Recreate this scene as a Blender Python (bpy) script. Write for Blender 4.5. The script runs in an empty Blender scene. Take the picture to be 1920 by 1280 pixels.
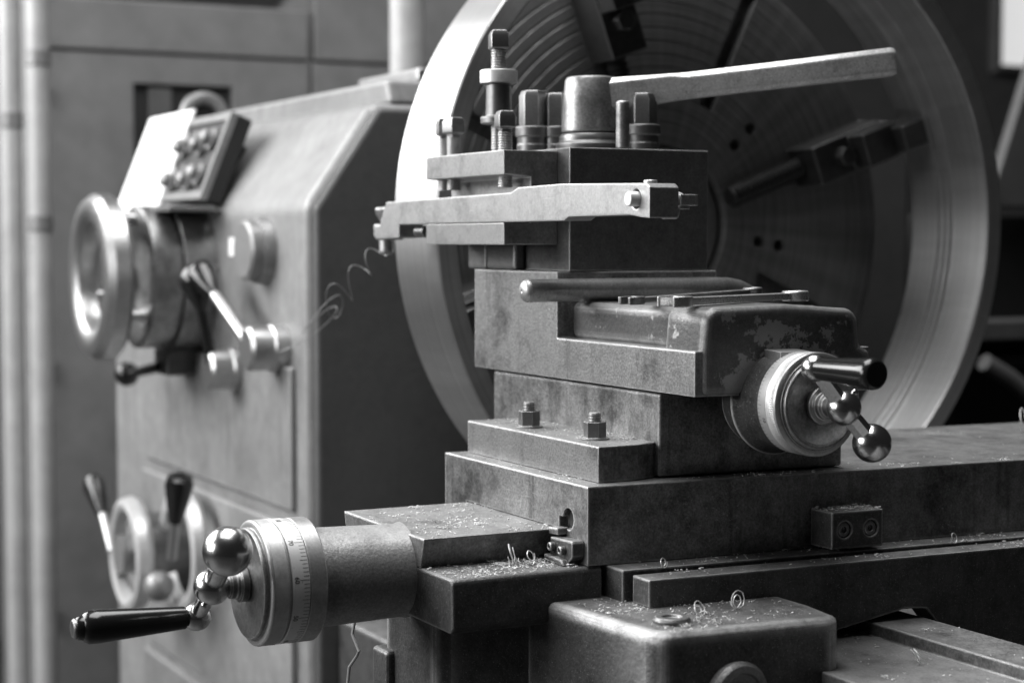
import bpy, bmesh, math, random
from mathutils import Vector, Matrix
random.seed(7)
sc = bpy.context.scene
COL = sc.collection
R = math.radians
MM = 0.001

# ------------------------------------------------------------------ camera
CAM = Vector((1468.3, -839.3, 231.1)) * MM
RIGHT = Vector((0.45917, 0.88834, 0.0))
FWD = Vector((-0.88696, 0.45846, -0.05579))
UP = RIGHT.cross(FWD).normalized()
cd = bpy.data.cameras.new('camera'); cam = bpy.data.objects.new('camera', cd); COL.objects.link(cam)
cam.matrix_world = Matrix(((RIGHT.x, UP.x, -FWD.x, CAM.x), (RIGHT.y, UP.y, -FWD.y, CAM.y), (RIGHT.z, UP.z, -FWD.z, CAM.z), (0, 0, 0, 1)))
cd.sensor_width = 36.0; cd.lens = 36.0 * 3400 / 1920
cd.clip_start = 0.05; cd.clip_end = 60
cd.dof.use_dof = True; cd.dof.focus_distance = 1.76; cd.dof.aperture_fstop = 4.2; cd.dof.aperture_blades = 9
sc.camera = cam

# ------------------------------------------------------------------ light (workshop: window and added fill on the operator's side, lamps overhead)
w = bpy.data.worlds.new('World'); sc.world = w; w.use_nodes = True
bg = w.node_tree.nodes['Background']; bg.inputs['Color'].default_value = (1, 1, 1, 1); bg.inputs['Strength'].default_value = 0.014
def area(name, loc, target, sx, sy, power):
    l = bpy.data.lights.new(name, 'AREA'); l.shape = 'RECTANGLE'; l.size = sx; l.size_y = sy; l.energy = power
    o = bpy.data.objects.new(name, l); COL.objects.link(o)
    o.location = loc; o.rotation_euler = (Vector(target) - Vector(loc)).to_track_quat('-Z', 'Y').to_euler()
    return o
area('window_side_light', (-2.6, -2.1, 1.75), (-0.45, 0.15, 0.05), 3.0, 1.8, 180)
area('window_side_light', (-0.9, -3.4, 0.9), (-0.1, 0.1, -0.05), 1.8, 1.3, 62)  # added fill lamp, brightens the operator-side faces under the saddle wing
area('ceiling_light', (-0.6, -0.1, 2.7), (-0.4, 0.15, 0), 2.6, 1.6, 100)
sc.view_settings.view_transform = 'Standard'; sc.view_settings.look = 'None'
sc.view_settings.exposure = 0.22; sc.view_settings.gamma = 1.0; sc.view_settings.use_curve_mapping = False

# ------------------------------------------------------------------ materials
def N(t, k, **kw):
    n = t.nodes.new(k)
    for a, b in kw.items():
        if a.startswith('_'): setattr(n, a[1:], b)
        else: n.inputs[a.replace('__', ' ')].default_value = b
    return n
def lk(t, a, b): t.links.new(a, b)
def math_(t, op, a, b=None, clamp=False):
    n = t.nodes.new('ShaderNodeMath'); n.operation = op; n.use_clamp = clamp
    for i, v in enumerate((a, b)):
        if v is None: continue
        if isinstance(v, (int, float)): n.inputs[i].default_value = v
        else: lk(t, v, n.inputs[i])
    return n.outputs[0]
def ramp(t, fac, stops):
    n = t.nodes.new('ShaderNodeMapRange'); n.clamp = True
    n.inputs['From Min'].default_value, n.inputs['From Max'].default_value, n.inputs['To Min'].default_value, n.inputs['To Max'].default_value = stops
    lk(t, fac, n.inputs['Value']); return n.outputs['Result']
def mixf(t, fac, a, b):
    n = t.nodes.new('ShaderNodeMix'); n.data_type = 'FLOAT'
    for s, v in ((0, fac), (2, a), (3, b)):
        if isinstance(v, (int, float)): n.inputs[s].default_value = v
        else: lk(t, v, n.inputs[s])
    return n.outputs[0]
def noise(t, co, scale, detail=6, rough=0.6, mapping=None):
    if mapping:
        m = t.nodes.new('ShaderNodeMapping'); m.inputs['Scale'].default_value = mapping; lk(t, co, m.inputs['Vector']); co = m.outputs[0]
    n = t.nodes.new('ShaderNodeTexNoise'); n.inputs['Scale'].default_value = scale; n.inputs['Detail'].default_value = detail
    n.inputs['Roughness'].default_value = rough; lk(t, co, n.inputs['Vector']); return n.outputs['Fac']
def metal(name, base, hi=None, metallic=0.8, rough=0.42, rvar=0.15, scale=18, streak=0.4, grain=700, bump=0.12,
          edge=0.75, edge_v=0.55, edge_r=0.0022, dust=0.0, specks=0.0, worn=None, brushed=None, coat=0.0, pits=0.0, grime=0.0, scuff=0.0):
    """worn steel / iron: mottling, run-down streaks, fine grain, bare worn edges, dust lying on top faces"""
    hi = base * 1.7 if hi is None else hi
    m = bpy.data.materials.new(name); m.use_nodes = True; t = m.node_tree
    p = t.nodes['Principled BSDF']
    tc = t.nodes.new('ShaderNodeTexCoord'); oi = t.nodes.new('ShaderNodeObjectInfo')
    off = t.nodes.new('ShaderNodeVectorMath'); off.operation = 'ADD'; lk(t, tc.outputs['Object'], off.inputs[0])
    sc_ = math_(t, 'MULTIPLY', oi.outputs['Random'], 7.3); cmb = t.nodes.new('ShaderNodeCombineXYZ')
    for i in range(3): lk(t, sc_, cmb.inputs[i])
    lk(t, cmb.outputs[0], off.inputs[1]); co = off.outputs[0]
    n1 = noise(t, co, scale, 8, 0.68); nb = noise(t, co, scale * 0.33, 5, 0.6); nf = noise(t, co, scale * 7, 4, 0.6)
    f = mixf(t, 0.42, ramp(t, n1, (0.34, 0.66, 0, 1)), ramp(t, nb, (0.38, 0.62, 0, 1))); f = mixf(t, 0.28, f, ramp(t, nf, (0.32, 0.68, 0, 1)))
    if streak:
        n2 = noise(t, co, 1.0, 6, 0.65, (46, 46, 4.5)); f = math_(t, 'MULTIPLY', f, math_(t, 'SUBTRACT', 1.0, ramp(t, n2, (0.54, 0.72, 0, streak))))
    if brushed:
        n3 = noise(t, co, 1.0, 3, 0.7, brushed); f = mixf(t, 0.5, f, ramp(t, n3, (0.3, 0.7, 0, 1)))
    val = mixf(t, f, base, hi)
    rg = mixf(t, f, rough + rvar, rough - rvar * 0.6)
    met = metallic
    fine = noise(t, co, grain, 3, 0.6)
    if grime:
        gn = noise(t, co, scale * 0.8, 10, 0.78); gk = ramp(t, gn, (0.50, 0.64, 0, grime)); val = mixf(t, gk, val, base * 0.35); rg = mixf(t, gk, rg, rough + 0.05)
        gr = noise(t, co, 430, 2, 0.7); val = math_(t, 'MULTIPLY', val, ramp(t, gr, (0.3, 0.7, 1 - 0.45 * grime, 1 + 0.45 * grime)))
    if scuff:
        s1 = noise(t, co, 1.0, 4, 0.6, (30, 260, 420)); s2 = noise(t, co, 14, 3, 0.6)
        sk_ = math_(t, 'MULTIPLY', ramp(t, s1, (0.60, 0.70, 0, 1)), ramp(t, s2, (0.5, 0.62, 0, scuff))); val = mixf(t, sk_, val, hi * 1.5); rg = mixf(t, sk_, rg, rough - 0.08)
    if worn:                                   # paint rubbed through to bare metal: (value, scale, threshold)
        wn = noise(t, co, worn[1], 9, 0.72)
        ps_ = t.nodes.new('ShaderNodeSeparateXYZ'); lk(t, tc.outputs['Object'], ps_.inputs[0])
        dy = math_(t, 'SUBTRACT', ps_.outputs['Y'], worn[3]); dz = math_(t, 'SUBTRACT', ps_.outputs['Z'], worn[4])
        dd = math_(t, 'SQRT', math_(t, 'ADD', math_(t, 'MULTIPLY', dy, dy), math_(t, 'MULTIPLY', dz, dz)))
        wn = math_(t, 'ADD', wn, ramp(t, dd, (0.05, 0.085, 0.12, -0.06)))
        msk = ramp(t, wn, (worn[2], worn[2] + 0.02, 0, 1))
        val = mixf(t, msk, val, worn[0]); rg = mixf(t, msk, rg, 0.5); met = mixf(t, msk, metallic, 0.7)
    if pits:
        pn = noise(t, co, 160, 4, 0.6); pk = ramp(t, pn, (0.66, 0.72, 0, pits)); val = mixf(t, pk, val, base * 0.35)
    if specks:
        sn = noise(t, co, 900, 2, 0.5); sk = ramp(t, sn, (0.665, 0.72, 0, specks)); val = mixf(t, sk, val, 0.6)
    geo = t.nodes.new('ShaderNodeNewGeometry')
    if edge:
        bv = t.nodes.new('ShaderNodeBevel'); bv.samples = 4; bv.inputs['Radius'].default_value = edge_r
        dt = t.nodes.new('ShaderNodeVectorMath'); dt.operation = 'DOT_PRODUCT'; lk(t, bv.outputs[0], dt.inputs[0]); lk(t, geo.outputs['True Normal'], dt.inputs[1])
        ed = ramp(t, dt.outputs['Value'], (0.995, 0.955, 0, 1) if edge_r > 0.0045 else (0.985, 0.84, 0, 1))
        en = noise(t, co, 48, 6, 0.75); ed = math_(t, 'MULTIPLY', ed, ramp(t, en, (0.34, 0.54, 0.4, edge)))
        val = mixf(t, ed, val, edge_v); rg = mixf(t, ed, rg, 0.36); met = mixf(t, ed, met, 0.35)
    if dust:
        sep = t.nodes.new('ShaderNodeSeparateXYZ'); lk(t, geo.outputs['Normal'], sep.inputs[0])
        upm = ramp(t, sep.outputs['Z'], (0.75, 0.95, 0, 1)); dn = noise(t, co, 42, 9, 0.75)
        fd = noise(t, co, 520, 3, 0.6)
        dm = math_(t, 'MULTIPLY', math_(t, 'MULTIPLY', upm, ramp(t, dn, (0.35, 0.68, 0.15, dust))), ramp(t, fd, (0.38, 0.6, 0.25, 1)))
        val = mixf(t, dm, val, 0.34); rg = mixf(t, dm, rg, 0.8); met = mixf(t, dm, met, 0.15)
    cc = t.nodes.new('ShaderNodeCombineColor')
    for i in range(3):
        lk(t, val, cc.inputs[i]) if not isinstance(val, (int, float)) else None
    lk(t, cc.outputs[0], p.inputs['Base Color'])
    lk(t, rg, p.inputs['Roughness'])
    if isinstance(met, (int, float)): p.inputs['Metallic'].default_value = met
    else: lk(t, met, p.inputs['Metallic'])
    p.inputs['Coat Weight'].default_value = coat; p.inputs['Coat Roughness'].default_value = 0.25
    if bump:
        b = t.nodes.new('ShaderNodeBump'); b.inputs['Strength'].default_value = bump; b.inputs['Distance'].default_value = 0.0012 if grain < 320 else 0.0006
        h = mixf(t, 0.45, fine, n1)
        lk(t, h, b.inputs['Height']); lk(t, b.outputs[0], p.inputs['Normal'])
        if edge: lk(t, bv.outputs[0], b.inputs['Normal'])
    return m
def turned(name, base, hi, rough, lines=900, metallic=0.95, aniso=0.6, axis=0):
    """lathe-turned metal: fine circumferential tool lines about the object's own x axis"""
    m = bpy.data.materials.new(name); m.use_nodes = True; t = m.node_tree; p = t.nodes['Principled BSDF']
    tc = t.nodes.new('ShaderNodeTexCoord'); s = t.nodes.new('ShaderNodeSeparateXYZ'); lk(t, tc.outputs['Object'], s.inputs[0])
    rr = math_(t, 'SQRT', math_(t, 'ADD', math_(t, 'MULTIPLY', s.outputs['Y'], s.outputs['Y']), math_(t, 'MULTIPLY', s.outputs['Z'], s.outputs['Z'])))
    an = math_(t, 'ARCTAN2', s.outputs['Z'], s.outputs['Y'])
    cb = t.nodes.new('ShaderNodeCombineXYZ'); lk(t, math_(t, 'MULTIPLY', s.outputs['X'], lines), cb.inputs[0]); lk(t, math_(t, 'MULTIPLY', rr, lines), cb.inputs[1]); lk(t, math_(t, 'MULTIPLY', an, 1.2), cb.inputs[2])
    n1 = noise(t, cb.outputs[0], 0.35, 4, 0.65)
    cb2 = t.nodes.new('ShaderNodeCombineXYZ'); lk(t, math_(t, 'MULTIPLY', s.outputs['X'], 3), cb2.inputs[0]); lk(t, math_(t, 'MULTIPLY', rr, 3), cb2.inputs[1]); lk(t, math_(t, 'MULTIPLY', an, 11), cb2.inputs[2])
    n2 = noise(t, cb2.outputs[0], 1.2, 3, 0.5)
    f = ramp(t, n1, (0.3, 0.7, 0, 1)); f2 = ramp(t, n2, (0.35, 0.65, 0, 1))
    val = mixf(t, mixf(t, 0.35, f, f2), base, hi)  # angular light and dark bands put streaked reflections into the colour
    cc = t.nodes.new('ShaderNodeCombineColor')
    for i in range(3): lk(t, val, cc.inputs[i])
    lk(t, cc.outputs[0], p.inputs['Base Color'])
    lk(t, mixf(t, mixf(t, 0.6, f, f2), rough + 0.08, rough - 0.07), p.inputs['Roughness'])
    p.inputs['Metallic'].default_value = metallic; p.inputs['Anisotropic'].default_value = aniso; p.inputs['Anisotropic Rotation'].default_value = 0.25
    tg = t.nodes.new('ShaderNodeTangent'); tg.direction_type = 'RADIAL'; tg.axis = 'X'; lk(t, tg.outputs[0], p.inputs['Tangent'])
    b = t.nodes.new('ShaderNodeBump'); b.inputs['Strength'].default_value = 0.25; b.inputs['Distance'].default_value = 0.0004; lk(t, n1, b.inputs['Height']); lk(t, b.outputs[0], p.inputs['Normal'])
    return m
def plain(name, v, rough=0.5, metallic=0.0, emit=0.0):
    m = bpy.data.materials.new(name); m.use_nodes = True; t = m.node_tree; p = t.nodes['Principled BSDF']
    tc = t.nodes.new('ShaderNodeTexCoord'); n = noise(t, tc.outputs['Object'], 14, 6, 0.6)
    val = mixf(t, ramp(t, n, (0.3, 0.7, 0, 1)), v * 0.85, v * 1.12)
    cc = t.nodes.new('ShaderNodeCombineColor')
    for i in range(3): lk(t, val, cc.inputs[i])
    lk(t, cc.outputs[0], p.inputs['Base Color']); p.inputs['Roughness'].default_value = rough; p.inputs['Metallic'].default_value = metallic
    if emit: p.inputs['Emission Color'].default_value = (1, 1, 1, 1); p.inputs['Emission Strength'].default_value = emit
    return m
M = {}
M['ground'] = metal('ground_iron', 0.10, 0.34, 0.7, 0.42, 0.16, 22, 0.5, 800, 0.16, 1.0, 0.95, 0.0032, dust=0.9, specks=0.35, grime=0.7, scuff=0.5)
M['slide'] = metal('oiled_iron', 0.085, 0.42, 0.7, 0.42, 0.17, 11, 0.85, 300, 0.5, 1.0, 0.95, 0.0032, dust=0.75, specks=0.3, grime=0.8, scuff=0.5)
M['cast'] = metal('painted_casting', 0.035, 0.11, 0.3, 0.40, 0.14, 34, 0.5, 210, 1.0, 1.0, 0.8, 0.0036, dust=0.8, specks=0.6, grime=0.6, scuff=0.3)
M['apron'] = metal('rubbed_painted_casting', 0.035, 0.11, 0.3, 0.38, 0.14, 30, 0.5, 210, 1.0, 1.0, 0.7, 0.016, dust=0.75, specks=0.6, grime=0.6, scuff=0.4)
M['bedway'] = metal('dusty_bed_way', 0.10, 0.26, 0.3, 0.5, 0.12, 20, 0.3, 300, 0.6, 1.0, 0.7, 0.003, dust=1.0, specks=0.6, grime=0.6, scuff=0.4)
M['cap'] = metal('worn_painted_casting', 0.06, 0.15, 0.3, 0.36, 0.12, 20, 0.3, 260, 0.6, 1.0, 0.5, 0.010, dust=0.4, specks=0.2, worn=(0.34, 30, 0.55, -0.009, 0.079), grime=0.4)
M['post'] = metal('blackened_tool_steel', 0.09, 0.22, 0.7, 0.44, 0.12, 16, 0.5, 700, 0.12, 1.0, 0.85, 0.0026, specks=0.15, grime=0.5, scuff=0.5)
M['holder'] = metal('ground_tool_steel', 0.20, 0.40, 0.8, 0.42, 0.13, 28, 0.4, 900, 0.12, 1.0, 0.85, 0.0024, pits=0.5, grime=0.45, scuff=0.5)
M['shank'] = metal('bright_ground_steel', 0.28, 0.52, 0.8, 0.40, 0.13, 30, 0.4, 900, 0.12, 1.0, 0.9, 0.0024, pits=0.5, grime=0.4, scuff=0.5)
M['screw'] = metal('screw_steel', 0.13, 0.30, 0.9, 0.36, 0.12, 60, 0.3, 900, 0.10, 1.0, 0.85, 0.002)
M['bolt'] = metal('oiled_bolt_steel', 0.11, 0.22, 0.7, 0.38, 0.1, 60, 0.2, 900, 0.12, 1.0, 0.6, 0.002, dust=0.3)
M['lever'] = metal('worn_plated_steel', 0.40, 0.80, 0.6, 0.38, 0.14, 40, 0.0, 500, 0.3, 1.0, 0.9, 0.004, pits=0.85, grime=0.5, scuff=0.6)
M['hub'] = metal('lever_boss_steel', 0.17, 0.40, 0.75, 0.42, 0.14, 34, 0.2, 400, 0.3, 1.0, 0.7, 0.003, pits=0.6, grime=0.6, scuff=0.5)
M['ball'] = metal('polished_ball_steel', 0.46, 0.74, 1.0, 0.21, 0.08, 60, 0.0, 700, 0.05, 0, pits=0.6)
M['dial'] = metal('dial_steel', 0.34, 0.54, 0.75, 0.38, 0.1, 40, 0.0, 900, 0.06, 0.9, 0.85, 0.0012, grime=0.3, scuff=0.3)
M['scale'] = metal('satin_scale_band', 0.72, 0.84, 0.35, 0.38, 0.08, 60, 0.0, 900, 0.03, 0, pits=0.45)
M['scale2'] = metal('dull_scale_band', 0.5, 0.64, 0.6, 0.38, 0.08, 60, 0.0, 900, 0.03, 0, pits=0.3)
M['disc'] = metal('stained_dial_disc', 0.12, 0.42, 0.85, 0.36, 0.12, 24, 0.0, 900, 0.06, 0.9, 0.85, 0.0015, grime=0.6, scuff=0.3)
M['barrel'] = metal('screw_housing_iron', 0.18, 0.34, 0.5, 0.44, 0.12, 30, 0.2, 300, 0.6, 0.8, 0.5, 0.002, dust=0.9, specks=0.4, grime=0.5, scuff=0.3)
M['chips'] = plain('steel_chips', 0.88, 0.35, 0.3)
M['plastic'] = plain('black_bakelite', 0.012, 0.2)
M['ink'] = plain('engraved_ink', 0.02, 0.6)
M['spanner'] = metal('plated_spanner_steel', 0.62, 0.8, 0.85, 0.26, 0.08, 40, 0.0, 500, 0.06, 1.0, 0.9, 0.002, pits=0.3)
M['rod'] = metal('used_round_bar', 0.30, 0.56, 0.75, 0.34, 0.1, 30, 0.0, 700, 0.12, 0.8, 0.8, 0.002, pits=0.8, grime=0.4, scuff=0.4)
M['ring'] = turned('turned_ring_steel', 0.40, 0.74, 0.42, 700, 0.95, 0.75)
M['plate'] = turned('faceplate_iron', 0.16, 0.34, 0.46, 500, 0.75, 0.5)
M['jaw'] = metal('jaw_steel', 0.07, 0.15, 0.8, 0.35, 0.1, 20, 0.2, 700, 0.1, 0.8, 0.5, 0.003)
M['hs'] = metal('headstock_grey_paint', 0.12, 0.30, 0.0, 0.40, 0.12, 6, 0.55, 300, 0.15, 0.5, 0.6, 0.006, grime=0.12, scuff=0)
M['hsend'] = metal('headstock_rough_end', 0.06, 0.10, 0.0, 0.55, 0.1, 9, 0.2, 160, 0.9, 0.4, 0.3, 0.004)
M['hsmetal'] = metal('bright_control_steel', 0.34, 0.58, 0.95, 0.34, 0.08, 20, 0.0, 700, 0.05, 0)
M['hsgrey'] = metal('grey_control_paint', 0.15, 0.26, 0.3, 0.4, 0.08, 20, 0.0, 700, 0.05, 0)
M['rim'] = metal('bright_wheel_rim', 0.55, 0.72, 0.5, 0.38, 0.06, 20, 0.0, 700, 0.05, 0)
M['paper'] = plain('white_paper', 0.8, 0.8)
M['cab'] = plain('cabinet_paint', 0.2, 0.5)
M['cabdark'] = plain('cabinet_shade_and_hinges', 0.02, 0.6)  # near-black: shade painted into recess and bay; the hinges share it
M['pipe'] = plain('light_pipe_paint', 0.34, 0.4)
M['wall'] = plain('workshop_wall_paint', 0.09, 0.8)
M['floor'] = plain('oily_floor', 0.03, 0.5)
M['black'] = plain('black_machine_paint', 0.012, 0.5)
M['grey'] = plain('grey_machine_paint', 0.10, 0.5)
M['glow'] = plain('bright_window_glass', 0.8, 0.5, 0, 0.55)
M['wire'] = plain('grey_cable', 0.25, 0.45)
M['dark'] = plain('deep_hole_shade', 0.015, 0.7)  # near-black colour paints shade into the groove floor and the drilled hole

# ------------------------------------------------------------------ mesh helpers (millimetres)
def V(*a): return Vector(a)
def box(bm, x0, x1, y0, y1, z0, z1):
    v = [bm.verts.new((x, y, z)) for x in (x0, x1) for y in (y0, y1) for z in (z0, z1)]
    for f in ((0, 1, 3, 2), (4, 6, 7, 5), (0, 4, 5, 1), (2, 3, 7, 6), (0, 2, 6, 4), (1, 5, 7, 3)): bm.faces.new([v[i] for i in f])
def obox(bm, c, ax, ay, az, hx, hy, hz):
    c = Vector(c); ax, ay, az = Vector(ax).normalized(), Vector(ay).normalized(), Vector(az).normalized()
    v = [bm.verts.new(c + ax * i * hx + ay * j * hy + az * k * hz) for i in (-1, 1) for j in (-1, 1) for k in (-1, 1)]
    for f in ((0, 1, 3, 2), (4, 6, 7, 5), (0, 4, 5, 1), (2, 3, 7, 6), (0, 2, 6, 4), (1, 5, 7, 3)): bm.faces.new([v[i] for i in f])
def prism(bm, poly, axis, a0, a1):
    """poly in the two remaining axes (cyclic order kept), extruded along axis"""
    def P(q, a): return {'X': (a, q[0], q[1]), 'Y': (q[0], a, q[1]), 'Z': (q[0], q[1], a)}[axis]
    A = [bm.verts.new(P(q, a0)) for q in poly]; B = [bm.verts.new(P(q, a1)) for q in poly]
    bm.faces.new(A[::-1]); bm.faces.new(B); n = len(poly)
    for i in range(n): bm.faces.new((A[i], A[(i + 1) % n], B[(i + 1) % n], B[i]))
def frame(d):
    d = Vector(d).normalized(); u = d.cross(V(0, 0, 1)) if abs(d.z) < 0.9 else d.cross(V(1, 0, 0)); u.normalize(); return d, u, d.cross(u)
def lathe(bm, p, d, prof, seg=48, knurl=None, caps=True, ph=0.0):
    """prof = [(t, r)] along direction d from p; knurl=(t0,t1,n,depth) serrates the radius between t0 and t1"""
    p = Vector(p); d, u, v = frame(d); rings = []
    for t, r in prof:
        if r < 1e-6: rings.append([bm.verts.new(p + d * t)]); continue
        row = []
        for i in range(seg):
            a = 2 * math.pi * i / seg + ph
            rr = r - (knurl[3] if knurl and knurl[0] <= t <= knurl[1] and i % 2 else 0)
            row.append(bm.verts.new(p + d * t + (u * math.cos(a) + v * math.sin(a)) * rr))
        rings.append(row)
    for a, b in zip(rings, rings[1:]):
        if len(a) == 1 and len(b) == 1: continue
        for i in range(seg):
            j = (i + 1) % seg
            if len(a) == 1: bm.faces.new((a[0], b[i], b[j]))
            elif len(b) == 1: bm.faces.new((a[i], b[0], a[j]))
            else: bm.faces.new((a[i], b[i], b[j], a[j]))
    if caps:
        if len(rings[0]) > 1: bm.faces.new(rings[0])
        if len(rings[-1]) > 1: bm.faces.new(rings[-1][::-1])
def cyl(bm, p, q, r0, r1=None, seg=32, c=0.0, ph=0.0):
    p, q = Vector(p), Vector(q); L = (q - p).length; r1 = r0 if r1 is None else r1
    prof = [(0, r0), (L, r1)] if not c else [(0, r0 - c), (c, r0), (L - c, r1), (L, r1 - c)]
    lathe(bm, p, q - p, prof, seg, ph=ph)
def thread(bm, p, q, r, pitch=2.0, depth=1.1, seg=20):
    p, q = Vector(p), Vector(q); L = (q - p).length; n = max(2, int(L / pitch)); prof = []
    for i in range(n): prof += [(L * i / n, r - depth), (L * (i + 0.35) / n, r), (L * (i + 0.55) / n, r), (L * (i + 0.95) / n, r - depth)]
    lathe(bm, p, q - p, prof + [(L, r - depth)], seg)
def ball(bm, c, r, seg=32):
    n = seg // 2; lathe(bm, Vector(c) - V(0, 0, r), (0, 0, 1), [(r - r * math.cos(math.pi * i / n), r * math.sin(math.pi * i / n) if 0 < i < n else 0) for i in range(n + 1)], seg)
def tube(bm, pts, r, seg=8, radii=None):
    pts = [Vector(p) for p in pts]; rings = []; u = None
    for i, p in enumerate(pts):
        d = (pts[min(i + 1, len(pts) - 1)] - pts[max(i - 1, 0)]).normalized()
        if u is None: _, u, _ = frame(d)
        u = (u - d * u.dot(d)).normalized(); v = d.cross(u); rr = radii[i] if radii else r
        rings.append([bm.verts.new(p + (u * math.cos(2 * math.pi * k / seg) + v * math.sin(2 * math.pi * k / seg)) * rr) for k in range(seg)])
    for a, b in zip(rings, rings[1:]):
        for k in range(seg): bm.faces.new((a[k], a[(k + 1) % seg], b[(k + 1) % seg], b[k]))
    bm.faces.new(rings[0][::-1]); bm.faces.new(rings[-1])
def hexhead(bm, p, q, af, seg=6, ph=0.0, dome=0.0):
    """hexagon or square head with rounded-off crown"""
    p, q = Vector(p), Vector(q); L = (q - p).length; r = af / 2 / math.cos(math.pi / seg)
    prof = [(0, r), (L - dome, r), (L, r * 0.82)] if dome else [(0, r), (L, r)]
    lathe(bm, p, q - p, prof, seg, ph=ph)

def origin(o):
    v = Vector((0, 0, 0))
    while o is not None: v += o.location; o = o.parent
    return v
KSH = 0.05
def O(name, build, mat, parent=None, bevel=0.0, seg=2, loc=None, shear=False, angle=35, subs=None, kind=None, label=None, noise_=0.0):
    """build(bm) in millimetres, world placed -> ONE mesh object; loc = its own origin in mm (default: the thing's base)"""
    bm = bmesh.new(); build(bm)
    if shear:
        for v in bm.verts: v.co.x += KSH * v.co.y
    o0 = Vector(loc) * MM if loc is not None else (origin(parent) if parent else V(0, 0, 0))
    for v in bm.verts: v.co = v.co * MM - o0
    bmesh.ops.recalc_face_normals(bm, faces=bm.faces)
    me = bpy.data.meshes.new(name); bm.to_mesh(me); bm.free()
    me.polygons.foreach_set('use_smooth', [True] * len(me.polygons)); me.set_sharp_from_angle(angle=R(angle))
    me.materials.append(M[mat]); o = bpy.data.objects.new(name, me); COL.objects.link(o)
    if parent: o.parent = parent
    o.location = o0 - (origin(parent) if parent else V(0, 0, 0))
    if bevel and bevel <= 2.0: bevel, seg = bevel * 0.35, 1
    if bevel:
        b = o.modifiers.new('bevel', 'BEVEL'); b.width = bevel * MM; b.segments = seg; b.limit_method = 'ANGLE'; b.angle_limit = R(32); b.harden_normals = True
    if kind: o['kind'] = kind
    if label: o['label'] = label
    return o
def cut(o, *cutters):
    """carve real openings: boolean evaluated once, cutter thrown away"""
    for build in cutters:
        bm = bmesh.new(); build(bm); o0 = origin(o)
        for v in bm.verts: v.co = v.co * MM - o0
        bmesh.ops.recalc_face_normals(bm, faces=bm.faces)
        me = bpy.data.meshes.new('c'); bm.to_mesh(me); bm.free(); c = bpy.data.objects.new('c', me); COL.objects.link(c); c.location = o0
        mods = [m for m in o.modifiers]
        for m in mods: m.show_viewport = False
        b = o.modifiers.new('cut', 'BOOLEAN'); b.object = c; b.operation = 'DIFFERENCE'; b.solver = 'EXACT'
        bpy.context.view_layer.update()
        dg = bpy.context.evaluated_depsgraph_get(); new = bpy.data.meshes.new_from_object(o.evaluated_get(dg))
        o.modifiers.remove(b); o.data = new; bpy.data.objects.remove(c)
        for m in mods: m.show_viewport = True
        new.set_sharp_from_angle(angle=R(35))
def thing(name, label, cat, loc, group=None, kind=None):
    o = bpy.data.objects.new(name, None); COL.objects.link(o); o.location = Vector(loc) * MM; o.empty_display_size = 0.05
    o['label'] = label; o['category'] = cat
    if group: o['group'] = group
    return o
def tag(o, label, cat, group=None):
    o['label'] = label; o['category'] = cat
    if group: o['group'] = group
    return o
def wrap_text(name, s, size, r, ax_p, ax_d, t, ang, mat, parent, flip=1):
    """engraved numerals bent round a dial: text runs round the circumference"""
    cu = bpy.data.curves.new('n', 'FONT'); cu.body = s; cu.size = 1.0; cu.align_x = 'CENTER'; cu.align_y = 'CENTER'; cu.offset = 0.012
    to = bpy.data.objects.new('n', cu); COL.objects.link(to); bpy.context.view_layer.update()
    me = bpy.data.meshes.new_from_object(to.evaluated_get(bpy.context.evaluated_depsgraph_get())); bpy.data.objects.remove(to)
    bm = bmesh.new(); bm.from_mesh(me); bmesh.ops.subdivide_edges(bm, edges=[e for e in bm.edges if e.calc_length() > 0.25], cuts=2)
    bmesh.ops.triangulate(bm, faces=bm.faces)
    d, u, v = frame(ax_d); p = Vector(ax_p); o0 = origin(parent)
    for q in bm.verts:
        a = ang + flip * q.co.x * size / r; tt = t + flip * q.co.y * size
        q.co = (p + d * tt + (u * math.cos(a) + v * math.sin(a)) * (r + 0.12)) * MM - o0
    bm.to_mesh(me); bm.free(); me.name = name; me.materials.clear(); me.materials.append(M[mat])
    o = bpy.data.objects.new(name, me); COL.objects.link(o); o.parent = parent; o.location = origin(parent) - origin(parent); return o

# ------------------------------------------------------------------ setting
fl = O('floor', lambda b: box(b, -5200, 2600, -4600, 5200, -1010, -1000), 'floor'); fl['kind'] = 'structure'
wl = O('workshop_wall', lambda b: box(b, -4300, -4200, -600, 5200, -1000, 2600), 'wall'); wl['kind'] = 'structure'

# cabinet behind the headstock
cab = thing('cabinet', 'tall grey steel cabinet with a dark recess, blurred behind the headstock', 'cabinet', (-2600, 500, -1000))
body = O('carcass', lambda b: box(b, -3000, -2612, 70, 1500, -1000, 1400), 'cab', cab, 4)
O('door', lambda b: box(b, -2611, -2590, 92, 720, -900, 650), 'cab', cab, 4)
O('door', lambda b: box(b, -2611, -2590, 728, 1470, -900, 650), 'cab', cab, 4)
cut(cab.children[1], lambda b: box(b, -2620, -2560, 296, 528, 400, 585))
O('recess_back', lambda b: box(b, -2610, -2606, 296, 528, 400, 585), 'cabdark', cab)
O('meter', lambda b: box(b, -2605, -2592, 330, 385, 410, 575), 'grey', cab, 3)
O('meter', lambda b: box(b, -2605, -2592, 415, 505, 410, 560), 'grey', cab, 3)
O('header_panel', lambda b: box(b, -2611, -2584, 74, 716, 655, 770), 'cab', cab, 5)
O('header_panel', lambda b: box(b, -2611, -2584, 730, 1480, 655, 1300), 'cab', cab, 5)
O('bay_shade', lambda b: prism(b, [(120, 784), (640, 784), (700, 850), (700, 1200), (120, 1200)], 'X', -2611, -2600), 'cabdark', cab)  # flat dark panel painted as the shade inside an opening
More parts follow.
